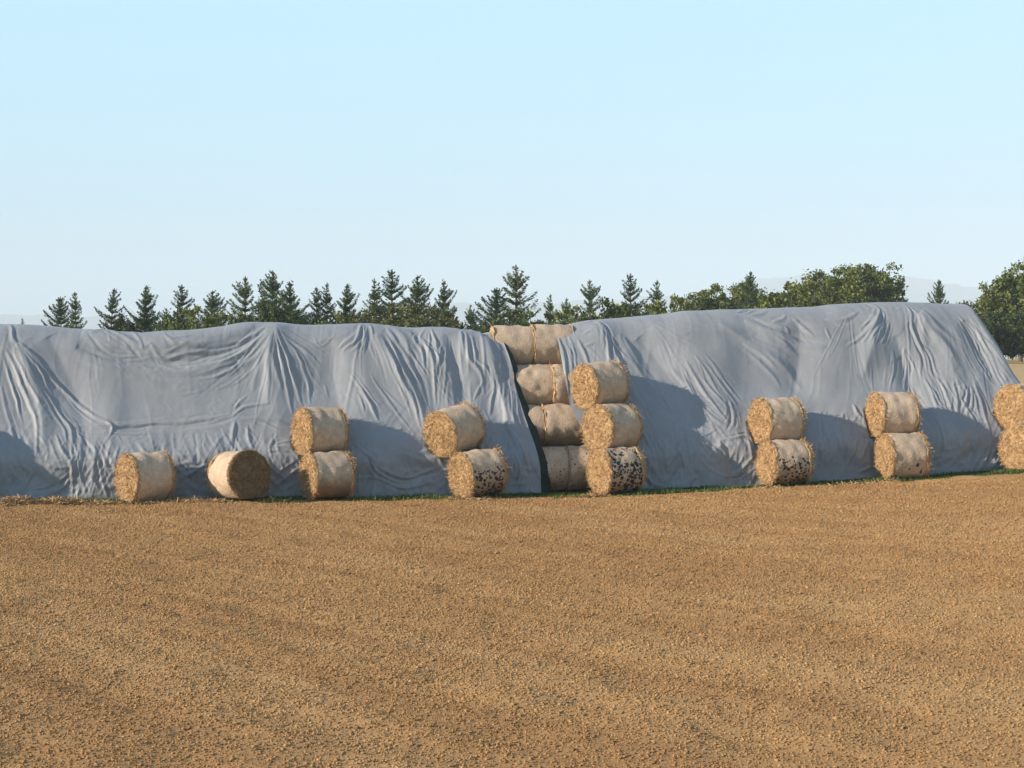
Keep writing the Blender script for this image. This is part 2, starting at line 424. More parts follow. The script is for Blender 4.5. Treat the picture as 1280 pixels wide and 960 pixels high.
# ------------------------------------------------------------------ the two sheets
strokes = []      # (points in (s,w), width, amp)
def Zr(ox, oy, lst, k=260/891):
    for e in lst:
        pts, opt = e[0], (e[1] if len(e) > 1 else '')
        P = [px2sw(ox+a*k, oy+b*k) for a, b in pts]
        wd, am = .034, .020
        if 's' in opt: wd, am = .044, .033
        if 'b' in opt: wd, am = .12, .045
        if 't' in opt: wd, am = .026, .009
        if 'h' in opt: wd, am = .24, .085
        if 'x' in opt: wd, am = .42, .11
        if '-' in opt: am = -am
        strokes.append((np.array(P), wd, am))
Zr(0, 380, [
 ([(25, 85), (40, 110), (52, 150), (75, 190)], 's'), ([(55, 150), (150, 260), (260, 350)],), ([(60, 150), (200, 280), (260, 350), (400, 475)], 's'),
 ([(20, 190), (90, 330), (150, 500), (152, 660)], 's'), ([(60, 270), (110, 400), (148, 490)],), ([(190, 370), (250, 460), (298, 530), (308, 600), (345, 665)], 's'),
 ([(260, 350), (330, 420), (400, 475), (470, 515), (470, 560), (440, 600)],), ([(0, 330), (20, 430), (50, 540), (80, 640)],), ([(40, 530), (60, 600), (78, 640)], 's'),
 ([(235, 560), (260, 630), (298, 690), (300, 740)], 's'), ([(300, 530), (380, 545), (470, 535)], '-'), ([(480, 530), (560, 526), (640, 520), (760, 524), (891, 515)], '-'),
 ([(640, 520), (646, 580), (656, 634)], 't'), ([(440, 640), (460, 700), (500, 712)], 's'), ([(370, 130), (450, 200), (540, 230)], '-'),
 ([(320, 200), (450, 245), (600, 272), (760, 288), (891, 272)], 'b'), ([(360, 190), (480, 235), (620, 250), (760, 265), (891, 240)], '-s'), ([(540, 170), (600, 230)], '-'), ([(640, 180), (700, 232), (800, 215), (891, 190)], 's'),
 ([(690, 230), (800, 245), (891, 215)], '-s'), ([(300, 600), (307, 720), (305, 835)], 's'), ([(150, 670), (230, 700), (300, 700)],), ([(210, 815), (270, 775), (302, 730)], 's'), ([(120, 800), (200, 790), (290, 735)], '-'),
 ([(380, 735), (430, 800)],), ([(70, 160), (180, 270), (330, 420)], 't'), ([(35, 180), (120, 330), (190, 460)], 't'), ([(10, 220), (60, 380), (90, 500)],), ([(450, 120), (470, 160), (460, 130)], 't'),
 ([(380, 130), (460, 125), (600, 185), (650, 180)], 's'), ([(560, 130), (600, 170), (610, 200)],), ([(700, 150), (760, 180), (891, 172)], 's'), ([(450, 500), (475, 520), (474, 560)], 's'),
 ([(80, 690), (130, 720), (100, 800)],), ([(170, 560), (200, 640), (190, 700)], 't'), ([(500, 560), (530, 600)], 't'), ([(560, 590), (620, 560), (640, 530)], 't'), ([(330, 560), (380, 600)], 't'),
 ([(750, 660), (800, 700), (830, 790)],), ([(760, 720), (840, 700), (891, 690)],), ([(740, 640), (790, 650), (860, 640)], 't'),
])
Zr(220, 380, [
 ([(385, 100), (300, 148), (225, 162)], 's'), ([(395, 120), (320, 190), (200, 238), (100, 262), (0, 244)], 'b'), ([(400, 130), (300, 232), (180, 300), (60, 322)],), ([(400, 170), (330, 280), (260, 330), (160, 360)], 't'),
 ([(350, 120), (260, 185), (150, 215), (0, 215)], '-s'), ([(130, 180), (60, 186), (0, 172)], 's'), ([(375, 135), (280, 205), (180, 250)], 's'),
 ([(430, 110), (470, 230), (500, 330), (545, 435)], 's'), ([(438, 180), (465, 320), (497, 465)], 's'), ([(460, 130), (530, 180), (620, 262)],), ([(450, 120), (510, 200), (550, 300), (590, 400)],), ([(480, 110), (560, 160), (650, 222)], 't'),
 ([(405, 130), (392, 300), (395, 430)], 'b'), ([(800, 92), (750, 150), (690, 192)], 's'), ([(805, 98), (770, 160), (712, 205)], 's'), ([(810, 100), (790, 170), (752, 215)],), ([(818, 100), (815, 160), (808, 218)], 's'), ([(810, 90), (840, 105), (848, 160)],),
 ([(240, 480), (300, 440), (405, 418)], 's'), ([(0, 528), (120, 522), (240, 492)], '-s'), ([(250, 500), (242, 560), (248, 605)], 's'), ([(300, 520), (312, 580), (350, 642)], 's'), ([(290, 490), (400, 492), (490, 512)], 's'),
 ([(170, 355), (220, 335), (290, 300)], 't'), ([(0, 380), (60, 378), (120, 360)], 't'), ([(740, 300), (800, 380), (891, 500)],), ([(780, 370), (830, 430), (872, 505)], 's'), ([(400, 622), (480, 612), (540, 685)], 's'), ([(420, 780), (480, 742), (540, 692)], 's'),
 ([(440, 740), (490, 700), (532, 662)], '-'), ([(260, 510), (330, 560), (370, 620)], 't'), ([(430, 560), (400, 620), (420, 680)],), ([(0, 700), (50, 680), (100, 690)],), ([(20, 760), (70, 720), (120, 690)], 's'), ([(590, 130), (620, 180), (700, 120)], 't'),
 ([(640, 330), (660, 400)], 't'), ([(560, 300), (580, 420)],), ([(340, 640), (380, 700), (400, 780)],), ([(180, 520), (230, 560), (240, 600)], 't'), ([(760, 600), (830, 660), (891, 690)],), ([(770, 760), (830, 740), (891, 750)], 't'),
])
Zr(440, 380, [
 ([(40, 92), (20, 150), (0, 190)], 's'), ([(50, 95), (52, 150), (42, 212)], 's'), ([(150, 110), (220, 210), (270, 300), (322, 425)], 's'), ([(190, 180), (230, 260), (332, 455)],), ([(130, 150), (200, 300), (260, 420), (302, 545)], 's'),
 ([(170, 170), (240, 320), (290, 440), (312, 525)], 's'), ([(80, 300), (160, 420), (252, 545)],), ([(150, 98), (222, 150), (252, 255)], 'b'), ([(310, 110), (290, 150), (330, 202), (352, 280), (362, 445)], 's'), ([(340, 110), (362, 200), (367, 305)], 's'),
 ([(380, 180), (370, 262)], 's'), ([(400, 190), (402, 300), (390, 405)],), ([(470, 115), (482, 222)], 's'), ([(490, 120), (502, 230), (552, 290), (568, 385)], 's'), ([(520, 190), (532, 272)],), ([(590, 125), (622, 160), (652, 210), (680, 300), (690, 400), (692, 505)], 's'),
 ([(600, 300), (612, 350), (600, 400), (590, 472)], 's'), ([(640, 230), (662, 330), (642, 425)],), ([(560, 330), (520, 405)],), ([(650, 400), (672, 520), (722, 600), (762, 700), (782, 785)], 's'), ([(700, 520), (742, 640), (765, 745)], 's'), ([(660, 180), (700, 330), (715, 480), (760, 620), (792, 760)],),
 ([(120, 740), (200, 782), (300, 772), (392, 742)], 's'), ([(60, 620), (120, 700), (250, 742), (382, 692)], 's'), ([(280, 650), (340, 640), (392, 702)], 's'), ([(200, 630), (270, 650), (350, 680)], '-'), ([(180, 760), (280, 745), (380, 715)], '-s'),
 ([(600, 560), (640, 680), (660, 790)],), ([(680, 600), (720, 700), (700, 790)],), ([(430, 230), (450, 300), (440, 380)],), ([(350, 460), (340, 520)], 't'), ([(270, 130), (310, 190), (320, 280)], '-'), ([(560, 440), (600, 520)], 't'), ([(20, 340), (100, 470), (180, 560)], 't'),
 ([(610, 620), (650, 700)], 's'), ([(580, 700), (620, 780)], 's'), ([(730, 700), (780, 720)],),
])
Zr(600, 380, [
 ([(330, 120), (352, 200), (372, 305)], 's'), ([(380, 130), (402, 200), (412, 272)],), ([(420, 150), (452, 212), (478, 275)], 's'), ([(500, 68), (540, 110), (548, 200), (550, 300)], 's'), ([(512, 66), (560, 120), (565, 220)], '-'), ([(400, 100), (450, 82), (510, 70)], 's'), ([(440, 130), (492, 110)],), ([(450, 182), (492, 170)],),
 ([(560, 130), (582, 220), (642, 325)], 's'), ([(600, 130), (652, 230), (722, 332), (802, 405)], 'b'), ([(590, 180), (602, 285)],), ([(760, 330), (802, 430), (852, 485)],), ([(820, 330), (872, 402)], 's'), ([(700, 730), (742, 772), (792, 787)], 's'), ([(730, 660), (722, 742)],), ([(872, 600), (852, 680), (802, 762)], 's'),
 ([(350, 120), (385, 210), (395, 300)],), ([(345, 200), (370, 300), (385, 400)],), ([(640, 480), (700, 560), (760, 700)],), ([(700, 450), (760, 560), (800, 640)], 't'), ([(430, 160), (500, 220), (520, 260)], 't'),
])
Zr(840, 360, [
 ([(0, 330), (80, 430), (150, 532), (200, 582), (252, 602)], 's'), ([(60, 310), (112, 400), (190, 522), (242, 582)], 's'), ([(100, 290), (152, 370), (212, 465)],), ([(140, 290), (232, 400), (312, 492)],), ([(180, 370), (262, 470), (282, 505)],),
 ([(280, 112), (350, 112), (422, 92)], 's'), ([(430, 142), (472, 130), (492, 115)], 's'), ([(310, 140), (450, 195), (560, 235), (662, 252)], 'b'), ([(520, 125), (562, 160), (612, 202)], 's'), ([(480, 160), (502, 192)],), ([(200, 160), (330, 230), (480, 330), (560, 420)], 'b'), ([(660, 132), (732, 137), (802, 110)], 's'), ([(660, 170), (682, 222)],),
 ([(350, 130), (450, 175), (560, 210), (650, 235)], '-s'), ([(100, 670), (180, 690), (202, 742)], 's'), ([(200, 662), (262, 650), (332, 642), (352, 722)], 's'), ([(180, 670), (222, 702), (232, 765)], 's'), ([(60, 540), (72, 680), (92, 805)],), ([(290, 640), (332, 682), (342, 765)],), ([(210, 805), (282, 792), (352, 722)], 's'),
 ([(700, 562), (770, 577), (832, 602)],), ([(780, 490), (802, 540), (832, 572)], 's'), ([(760, 642), (792, 662), (752, 765)], 's'), ([(660, 550), (740, 560), (820, 590)], '-'), ([(10, 560), (30, 680), (60, 780)],), ([(120, 740), (180, 790), (230, 800)],), ([(550, 180), (600, 240)], 't'), ([(240, 480), (250, 560), (230, 620)], '-s'),
])
Zr(1020, 360, [
 ([(230, 70), (267, 90), (267, 122), (192, 212), (130, 252)], 's'), ([(272, 120), (242, 172), (200, 238)], 's'), ([(280, 130), (252, 190), (225, 242)],), ([(290, 150), (272, 200), (250, 245)],), ([(310, 150), (297, 200), (276, 245)],), ([(325, 160), (315, 205), (302, 245)], 't'),
 ([(395, 68), (412, 112), (412, 172), (442, 232), (462, 275)], 's'), ([(410, 150), (432, 222), (472, 282), (492, 350), (522, 385)], 's'), ([(430, 100), (492, 182), (562, 252), (612, 335)], 'b'), ([(380, 250), (392, 330), (387, 425)], 's'), ([(330, 260), (332, 350), (322, 435)],), ([(300, 330), (302, 435)], 't'), ([(240, 330), (252, 435)], 't'),
 ([(420, 410), (442, 480), (472, 545)], 's'), ([(470, 380), (502, 440), (522, 500), (562, 525)], 's'), ([(520, 370), (562, 452)],), ([(590, 400), (602, 480), (602, 565)], 's'), ([(610, 380), (642, 430), (642, 565)],), ([(680, 400), (702, 480), (722, 560), (745, 642)], 's'), ([(745, 640), (737, 702), (692, 785)], 's'),
 ([(610, 110), (682, 200), (742, 310), (802, 425)], 's'), ([(640, 130), (702, 200), (762, 320), (822, 425)], 's'), ([(655, 110), (725, 235), (812, 380)],), ([(620, 150), (662, 250), (722, 350), (782, 435)],), ([(680, 250), (722, 335)],), ([(600, 220), (660, 320), (720, 430)], 't'), ([(130, 795), (152, 700), (192, 640)], 's'), ([(160, 642), (232, 632), (247, 682)], 's'), ([(180, 795), (242, 762)], 's'), ([(200, 702), (180, 755)],),
 ([(650, 660), (642, 765)],), ([(760, 702), (805, 642)], 's'), ([(740, 780), (780, 730), (810, 700)],), ([(560, 560), (600, 640), (640, 760)],), ([(500, 540), (540, 640), (520, 760)],), ([(440, 560), (450, 700)], 't'), ([(540, 400), (580, 520), (590, 580)], 's'), ([(500, 460), (530, 540)],), ([(350, 100), (385, 88)], 't'), ([(620, 480), (680, 600), (700, 700)], 's'),
 ([(660, 420), (650, 500), (620, 560)], '-s'), ([(700, 640), (690, 700), (660, 770)], '-s'),
])
Zr(0, 0, [
 ([(100, 414), (150, 424), (200, 428), (255, 424), (320, 410)], 'h'), ([(95, 432), (150, 446), (215, 450), (275, 440), (335, 414)], '-h'),
 ([(346, 404), (344, 450), (346, 500), (352, 545)], 'x'), ([(412, 425), (418, 470), (430, 530)], '-x'), ([(470, 420), (500, 470), (540, 540)], 'h'), ([(60, 420), (90, 480), (110, 560)], '-x'),
 ([(20, 430), (45, 490), (55, 560)], 'h'), ([(560, 420), (575, 470), (580, 520)], '-h'), ([(606, 420), (625, 480), (650, 560)], 'h'),
 ([(748, 402), (760, 440), (790, 500)], 'x'), ([(800, 420), (840, 470), (880, 545)], '-x'), ([(1150, 392), (1175, 420), (1200, 480)], 'x'),
 ([(1120, 420), (1140, 480), (1165, 540)], '-h'), ([(1000, 400), (1000, 440), (990, 500)], '-x'), ([(1205, 400), (1228, 440), (1250, 480)], '-h'), ([(1095, 395), (1090, 430), (1080, 470)], 'h'),
 ([(88, 534), (130, 536), (190, 532), (250, 529), (300, 520)], '-s'), ([(88, 528), (130, 531), (190, 527), (250, 523), (300, 514)],), ([(640, 470), (650, 530), (668, 590)], 'h'),
 ([(900, 560), (920, 590), (930, 606)], '-h'), ([(1040, 540), (1070, 570), (1080, 598)], 'h'), ([(470, 560), (520, 585), (555, 590)], '-h'),
], 1.0)
rf = np.random.default_rng(909)
for px, py, n, a0, a1 in [(8, 405, 7, -15, 50), (110, 412, 4, -10, 40), (345, 405, 14, -48, 50), (455, 406, 9, -45, 35), (495, 410, 7, 0, 40), (535, 411, 8, -10, 28), (562, 411, 7, -12, 18), (598, 413, 8, -8, 25),
                          (700, 412, 6, 0, 20), (745, 401, 8, -10, 40), (810, 396, 6, 5, 50), (1062, 383, 8, -40, 0), (1135, 379, 11, -20, 45), (1180, 381, 6, -5, 35), (1213, 385, 11, -5, 24)]:
    s0_, w0_ = px2sw(px, py)
    for k in range(int(n*.75)):     # long thin creases running down from where the sheet hangs
        a = rad(rf.uniform(a0, a1)); st = rf.uniform(.1, .7); ln = rf.uniform(.8, 3.4); b = rf.normal(0, .12)
        d = np.array([math.sin(a), -math.cos(a)]); q = np.array([math.cos(a), math.sin(a)])
        P = [np.array([s0_, w0_])+d*(st+ln*u)+q*(b*ln*u*u-.0) for u in (0, .33, .66, 1)]
        strokes.append((np.array(P), rf.uniform(.020, .036), rf.uniform(.003, .010)*rf.choice([1, 1, -1])))
for k in range(210):       # gathers where the slack sheet meets the ground
    s0_ = rf.uniform(-16, 15); a = rad(rf.normal(0, 22)); w0_ = rf.uniform(.7, 1.9); ln = rf.uniform(.5, 1.3)
    d = np.array([math.sin(a), -math.cos(a)]); q = np.array([math.cos(a), math.sin(a)]); b = rf.normal(0, .18)
    P = [np.array([s0_, w0_])+d*ln*u+q*b*ln*u*u for u in (0, .33, .66, 1)]
    strokes.append((np.array(P), rf.uniform(.024, .05), rf.uniform(.006, .018)*rf.choice([1, 1, -1])))
print('strokes', len(strokes))
def catmull(P, n=9):
    P = np.asarray(P); Q = np.vstack([2*P[0]-P[1], P, 2*P[-1]-P[-2]])
    out = []
    for i in range(1, len(Q)-2):
        t = np.linspace(0, 1, n, endpoint=False)[:, None]
        p0, p1, p2, p3 = Q[i-1], Q[i], Q[i+1], Q[i+2]
        out.append(.5*((2*p1)+(-p0+p2)*t+(2*p0-5*p1+4*p2-p3)*t*t+(-p0+3*p1-3*p2+p3)*t**3))
    out.append(P[-1:]); return np.vstack(out)
rs = np.random.default_rng(77)
for P, wd, am in list(strokes):          # every crease runs with fainter ones alongside
    ln = np.linalg.norm(P[-1]-P[0]); C = catmull(P, 6)
    for k in range(0 if ln < .9 or wd > .2 else (3 if wd > .04 else 2)):
        i0 = int(rs.uniform(0, .35)*len(C)); i1 = max(i0+4, int(rs.uniform(.6, 1.0)*len(C)))
        Q = C[i0:i1][::3]
        if len(Q) < 3: continue
        d = unit(np.array([C[-1]-C[0]]))[0]; nrm = np.array([-d[1], d[0]])
        off = rs.choice([-1, 1])*rs.uniform(2.0, 5.5)*min(wd, .06); conv = np.linspace(rs.uniform(.2, .9), rs.uniform(.9, 1.8), len(Q))[:, None]
        strokes.append((Q+nrm*off*conv+rs.normal(0, .008, Q.shape), wd*rs.uniform(.45, .8), am*rs.uniform(.3, .7)))
def fold_disp(s, w):
    """s,w arrays (rows x cols) in metres along and up the sheet -> height of the folds"""
    wb = s+.035*vn(s*1.7, w*1.6, 201)+.008*vn(s*7, w*7, 202); w = w+.035*vn(s*1.7, w*1.8, 203)+.008*vn(s*7, w*7, 204); s = wb
    D = np.zeros_like(s); fs = s.ravel(); fw = w.ravel(); Df = D.ravel()
    order = np.argsort(fs); ss = fs[order]
    for P, wd, am in strokes:
        C = catmull(P); m = wd*8
        i0 = np.searchsorted(ss, C[:, 0].min()-m); i1 = np.searchsorted(ss, C[:, 0].max()+m)
        idx = order[i0:i1]
        wv = fw[idx]; k = (wv > C[:, 1].min()-m) & (wv < C[:, 1].max()+m); idx = idx[k]
        if not len(idx): continue
        X = np.stack([fs[idx], fw[idx]], -1)
        A = C[:-1]; B = C[1:]; AB = B-A; L2 = (AB**2).sum(-1)+1e-12
        cum = np.concatenate([[0], np.cumsum(np.sqrt(L2))]); tot = cum[-1]
        best = np.full(len(X), 1e9); sd = np.zeros(len(X)); al = np.zeros(len(X))
        for j in range(len(A)):
            AX = X-A[j]; u = np.clip((AX@AB[j])/L2[j], 0, 1)
            dv = AX-u[:, None]*AB[j]; d2 = (dv**2).sum(-1)
            kk = d2 < best; best[kk] = d2[kk]
            cr = AB[j][0]*AX[:, 1]-AB[j][1]*AX[:, 0]
            sd[kk] = np.where(cr > 0, 1, -1)[kk]*np.sqrt(d2[kk]); al[kk] = ((cum[j]+u*(cum[j+1]-cum[j]))/tot)[kk]
        taper = np.clip(np.sin(math.pi*al), 0, 1)**.5*(1.12-.35*al)
        wl = wd*(.55+.6*taper)
        d = sd/wl
        prof = np.exp(-np.abs(d)**1.5*1.2)-.42*np.exp(-((d-1.9)/1.1)**2)-.30*np.exp(-((d+2.0)/1.2)**2)
        Df[idx] += am*taper*prof
    return Df.reshape(s.shape)

top_px = [(-400, 403), (-60, 404), (0, 405), (60, 409), (110, 412), (175, 419), (240, 415), (300, 405), (345, 403), (385, 406), (455, 405), (525, 412), (545, 409), (615, 414), (640, 416),
          (697, 413), (712, 411), (740, 401), (790, 397), (860, 390), (960, 385), (1050, 382), (1135, 378), (1215, 380), (1500, 384)]
hs, hv = [], []
for px, py in top_px:
    t = 2.75; s = s_at(px, t); x, y = st2xy(s, t)
    hs.append(s); hv.append(CAMZ-(py-HZ)/F*y-g1(*st2xy(s, 0)))
hs = np.array(hs); hv = np.array(hv)
def Htop(s):
    a = 0
    for d in np.linspace(-.25, .25, 7): a = a+np.interp(s+d, hs, hv)
    return a/7
S_END, _ = px2sw(1217, 384)
def edge_curve(lst):
    P = np.array([px2sw(a, b) for a, b in lst]); o = np.argsort(P[:, 1]); return P[o, 1], P[o, 0]
eLw, eLs = edge_curve([(615, 413), (621, 416), (630, 424), (641, 456), (644, 476), (656, 517), (668, 555), (675, 584), (676, 618)])
eRw, eRs = edge_curve([(695, 410), (698, 425), (703, 453), (708, 476), (713, 508), (725, 532), (738, 560), (746, 585), (750, 612)])

def make_sheet(name, s0, s1, which, step=.022):
    ns = int((s1-s0)/step)
    sb = np.linspace(s0, s1, ns)
    H = Htop(sb)
    if which == 'R':
        Hr = (S_END+2.15-sb)*2.3
        H = np.minimum(H, Hr); k = .18
        # rounded corner
        H2 = np.minimum(Htop(sb), 1e9); q = np.clip(.5+.5*(Hr-H2)/k, 0, 1); H = Hr*(1-q)+H2*q-k*q*(1-q)
        H = np.maximum(H, .05)
    Hc = np.maximum(H, 1.35); kz = H/Hc
    z60 = lambda z: float(tfront(np.array(z)))
    rows_cp = []
    for Hh in Hc:
        a = Hh-.90; ta = z60(a) if a > 1.1 else .09
        cp = [(-.10, 0), (-.03, .30), (.0, .62), (.03, .92)]
        if a > 1.2: cp += [(z60(1.2), 1.2), (z60((1.2+a)/2), (1.2+a)/2)]
        else: cp += [(.09, 1.0), (.1, 1.02)]
        cp += [(ta, a), (ta+.27, Hh-.42), (ta+.68, Hh-.11), (ta+1.2, Hh+.03), (ta+2.4, Hh+.0), (ta+3.6, Hh-.02), (ta+4.2, Hh-.35), (ta+5.2, Hh*.5), (ta+6.4, 0)]
        rows_cp.append(cp)
    CP = np.array(rows_cp)
    for _ in range(2):     # Chaikin
        A = CP[:, :-1]*.75+CP[:, 1:]*.25; B = CP[:, :-1]*.25+CP[:, 1:]*.75
        N = np.stack([A, B], 2).reshape(len(CP), -1, 2)
        CP = np.concatenate([CP[:, :1], N, CP[:, -1:]], 1)
    seg = np.sqrt((np.diff(CP, axis=1)**2).sum(-1)); cum = np.concatenate([np.zeros((len(CP), 1)), np.cumsum(seg, 1)], 1)
    q = np.concatenate([np.linspace(0, 5.9, 240), 5.9+np.linspace(0, 1, 45)[1:]**1.5*8.2])
    nr = len(q)
    T = np.zeros((nr, ns)); Z = np.zeros((nr, ns))
    for j in range(ns):
        tot = cum[j, -1]; qq = np.where(q < 5.9, q, 5.9+(q-5.9)*(tot-5.9)/8.2) if tot > 6.5 else q*tot/14.1
        T[:, j] = np.interp(qq, cum[j], CP[j, :, 0]); Z[:, j] = np.interp(qq, cum[j], CP[j, :, 1])
    Z = Z*kz[None]
    SS = np.repeat(sb[None], nr, 0)
    # fold coordinate up the sheet: height on the slope, then on past the shoulder
    dT = np.diff(T, axis=0, prepend=T[:1]); dZ = np.diff(Z, axis=0, prepend=Z[:1])
    Wf = np.cumsum(np.maximum(dZ, np.abs(dT)*.35), 0)
    # slanted free edge at the gap
    if which == 'L':
        es = np.interp(Wf, eLw, eLs); f = sstep(s1-2.2, s1, SS); f = np.clip((SS-(s1-3))/3, 0, 1)
        SS = SS+f*(es-s1)
    else:
        es = np.interp(Wf, eRw, eRs); f = 1-np.clip((SS-s0)/3, 0, 1)
        SS = SS+f*(es-s0)
    D = fold_disp(SS, Wf)
    fade = 1-sstep(5.6, 7.2, np.cumsum(np.hypot(dT, dZ), 0))*.8
    # slack between the bale rows underneath and general unevenness
    rowph = Wf/1.12
    D = D+.085*np.exp(-((Wf-1.15)/.50)**2)*(.75+.5*vn(SS*.8, SS*0+2, 23))-.10*np.exp(-((Wf-2.75)/.75)**2)*(.8+.5*vn(SS*.35, SS*0+7, 24))
    D = D*1.0-.018*(np.cos((rowph-.55)*2*math.pi)*.5+.5)*(.5+.5*vn(SS*.5, Wf*.3, 21))*sstep(.9, 1.3, Wf)*(1-sstep(4.2, 4.6, Wf))
    D = D+.06*vn(SS*.55+.3*vn(Wf, SS, 4), Wf*.5, 5)+.02*vn(SS*1.4, Wf*.8, 6)
    wx = SS+.35*vn(SS*.7, Wf*.7, 41)
    def ridged(a, b, seed): return (1-np.abs(vn(a, b, seed))*2.2)
    mk = np.clip(.5+1.1*vn(SS*.45, Wf*.6, 51), 0, 1)
    D = D+.0055*ridged(wx*3.2+Wf*.5, Wf*.55, 61)*mk+.004*ridged(wx*5-Wf*1.2, Wf*1.1, 62)*(1-mk)
    low = 1-sstep(.5, 2.0, Wf)
    D = D+low*(.024*ridged(wx*2.6, Wf*1.5, 71)+.020*ridged(wx*4.2+Wf*2, Wf*2.3, 72)*mk+.010*ridged(wx*7-Wf*3, Wf*5, 73))
    D = D+.0028*ridged(SS*6+Wf*5, Wf*6-SS*3, 77)*np.clip(vn(SS*.8, Wf*.8, 78)*2, 0, 1)
    if which == 'L':     # curtain-like gathers near the gap
        g = sstep(px2sw(520, 500)[0], px2sw(560, 500)[0], SS)*sstep(1.6, 3.2, Wf)
        D = D+g*.014*ridged(SS*4.5, Wf*.8, 81)
        e = sstep(s1-1.0, s1, SS+ (s1-es)); D = D+.04*e*np.sin((SS-es)*9)
    else:
        g = sstep(px2sw(1160, 500)[0], px2sw(1200, 500)[0], SS)*(1-sstep(S_END+.6, S_END+1.2, SS))*(1-sstep(2.0, 3.4, Wf))
        D = D+g*.022*ridged(SS*3.3+Wf*.4, Wf*.6, 82)
    D = D*fade*np.clip(Wf/.15+.3, 0, 1)
    X, Y = st2xy(SS, T); G = ground(*st2xy(SS, np.minimum(T, 0.0)))
    Gb = ground(X, Y); Zb = Z+G
    P = np.stack([X, Y, Zb], -1)
    ds = np.gradient(P, axis=1); dr = np.gradient(P, axis=0)
    Nv = np.cross(ds, dr); Nv = unit(Nv)
    # smooth the normals a little so folds do not self-cross at the shoulder
    P = P+Nv*D[..., None]
    # the leaning bales press into the sheet
    for c, ax in BALES:
        d = P-c; al = (d*ax).sum(-1); pr = d-al[..., None]*ax; rr = np.linalg.norm(pr, axis=-1)
        near = (np.abs(al) < L0/2+.12) & (rr < R0+.045) & (P[..., 2] > c[2]-R0*1.0)
        if near.any():
            nh = np.array([Nn[0], Nn[1], 0.0]); nh = nh-ax*(nh@ax); nh3 = np.array([Nn[0], Nn[1], 0.0])
            # push back until outside the cylinder
            b = (pr@nh); cc = (pr**2).sum(-1)-(R0+.045)**2; disc = b*b-(nh@nh)*cc
            k = (-b+np.sqrt(np.maximum(disc, 0)))/(nh@nh)
            k = np.where(near, np.maximum(k, 0), 0)
            edgef = 1-sstep(L0/2-.02, L0/2+.12, np.abs(al))
            P = P+nh3*(np.minimum(k, .7)*edgef)[..., None]
    P[..., 2] = np.maximum(P[..., 2], ground(P[..., 0], P[..., 1])-.02)
    o = mesh_np(name, P.reshape(-1, 3), grid_faces(nr, ns), None, M_tarp, smooth=True)
    return o, P
sL, PL = make_sheet('cover_sheet', -24.0, float(eLs.mean()), 'L')
tag(sL, 'wrinkled grey sheet over the left part of the pile, up to the bare bales', 'tarpaulin', 'grey sheets covering the straw pile')
sR, PR = make_sheet('cover_sheet', float(eRs.mean()), S_END+2.13, 'R')
tag(sR, 'wrinkled grey sheet over the higher right part of the pile, with a sloping end', 'tarpaulin', 'grey sheets covering the straw pile')
# dark green webbing along the free edge of the left sheet, folded back towards the bales
edge = PL[:262, -1, :]
ne = len(edge)
hw = np.interp(np.linspace(0, 1, ne), [0, .15, .5, .8, 1], [.27, .24, .17, .07, .03])
prof = [(0, 0, 0), (.35, .02, .01), (.7, .06, .0), (1, .13, .0), (1.02, .17, 0), (.6, .16, 0)]
VV = []
for a, bk, up in prof:
    q = edge.copy(); wv = hw*a*(1+.12*np.sin(np.arange(ne)*.09)+.1*vn(np.arange(ne)*.11, 0*hw+a, 4))
    q[:, 0] += wv*E[0]+bk*Nn[0]*(hw/.2); q[:, 1] += wv*E[1]+bk*Nn[1]*(hw/.2)+.012; VV.append(q)
VV = np.array(VV)
mesh_np('edge_hem', VV.reshape(-1, 3), grid_faces(len(prof), ne), None, M_hem, sL, True)

# ------------------------------------------------------------------ grass, straw litter, clods
def blades(n, sfun, tfun, hmin, hmax, seed, wd=(.012, .03)):
    r = np.random.default_rng(seed); s = sfun(r, n); t = tfun(r, s, n)
    x, y = st2xy(s, t); z = ground(x, y)-.02
    P = np.stack([x, y, z], -1); d = unit(np.stack([r.normal(0, .45, n), r.normal(0, .45, n), np.ones(n)], -1))
    a = r.uniform(0, math.pi, n); w = np.stack([np.cos(a), np.sin(a), 0*a], -1)
    dens = .4+.6*np.clip(vn(s*.8, t*2, seed)+.5, 0, 1)
    return P, d, w, r.uniform(hmin, hmax, n)*dens, r.uniform(*wd, n)
n = 42000
def gt(r, s, n): return -.95+r.normal(0, .22, n)+.18*vn(s*.7, s*0, 91)
P, d, w, ln, wd = blades(n, lambda r, n: r.uniform(-15.5, 18, n), gt, .04, .13, 3)
gs = (P-np.array([P0[0], P0[1], 0])); sv = gs[:, 0]*E[0]+gs[:, 1]*E[1]
keepg = vn(sv*.55, sv*0+3.3, 93)+.0+.6*sstep(-3, 3, sv) > rng.uniform(-.5, .6, n)
V, f = ribbons(P[keepg], d[keepg], w[keepg], ln[keepg]+.03, wd[keepg])
gr = mesh_np('grass_strip', V, f, None, M_grass); tag(gr, 'thin strip of green grass along the foot of the sheets', 'grass', kind='stuff')
# grass growing between bale row and sheet
P, d, w, ln, wd = blades(26000, lambda r, n: r.uniform(-15.5, 18, n), lambda r, s, n: r.uniform(-.9, -.1, n), .03, .09, 5)
V, f = ribbons(P, d, w, ln+.02, wd)
g2 = mesh_np('grass_patch', V, f, None, M_grass); tag(g2, 'short shaded grass between the bales and the foot of the sheets', 'grass', kind='stuff')
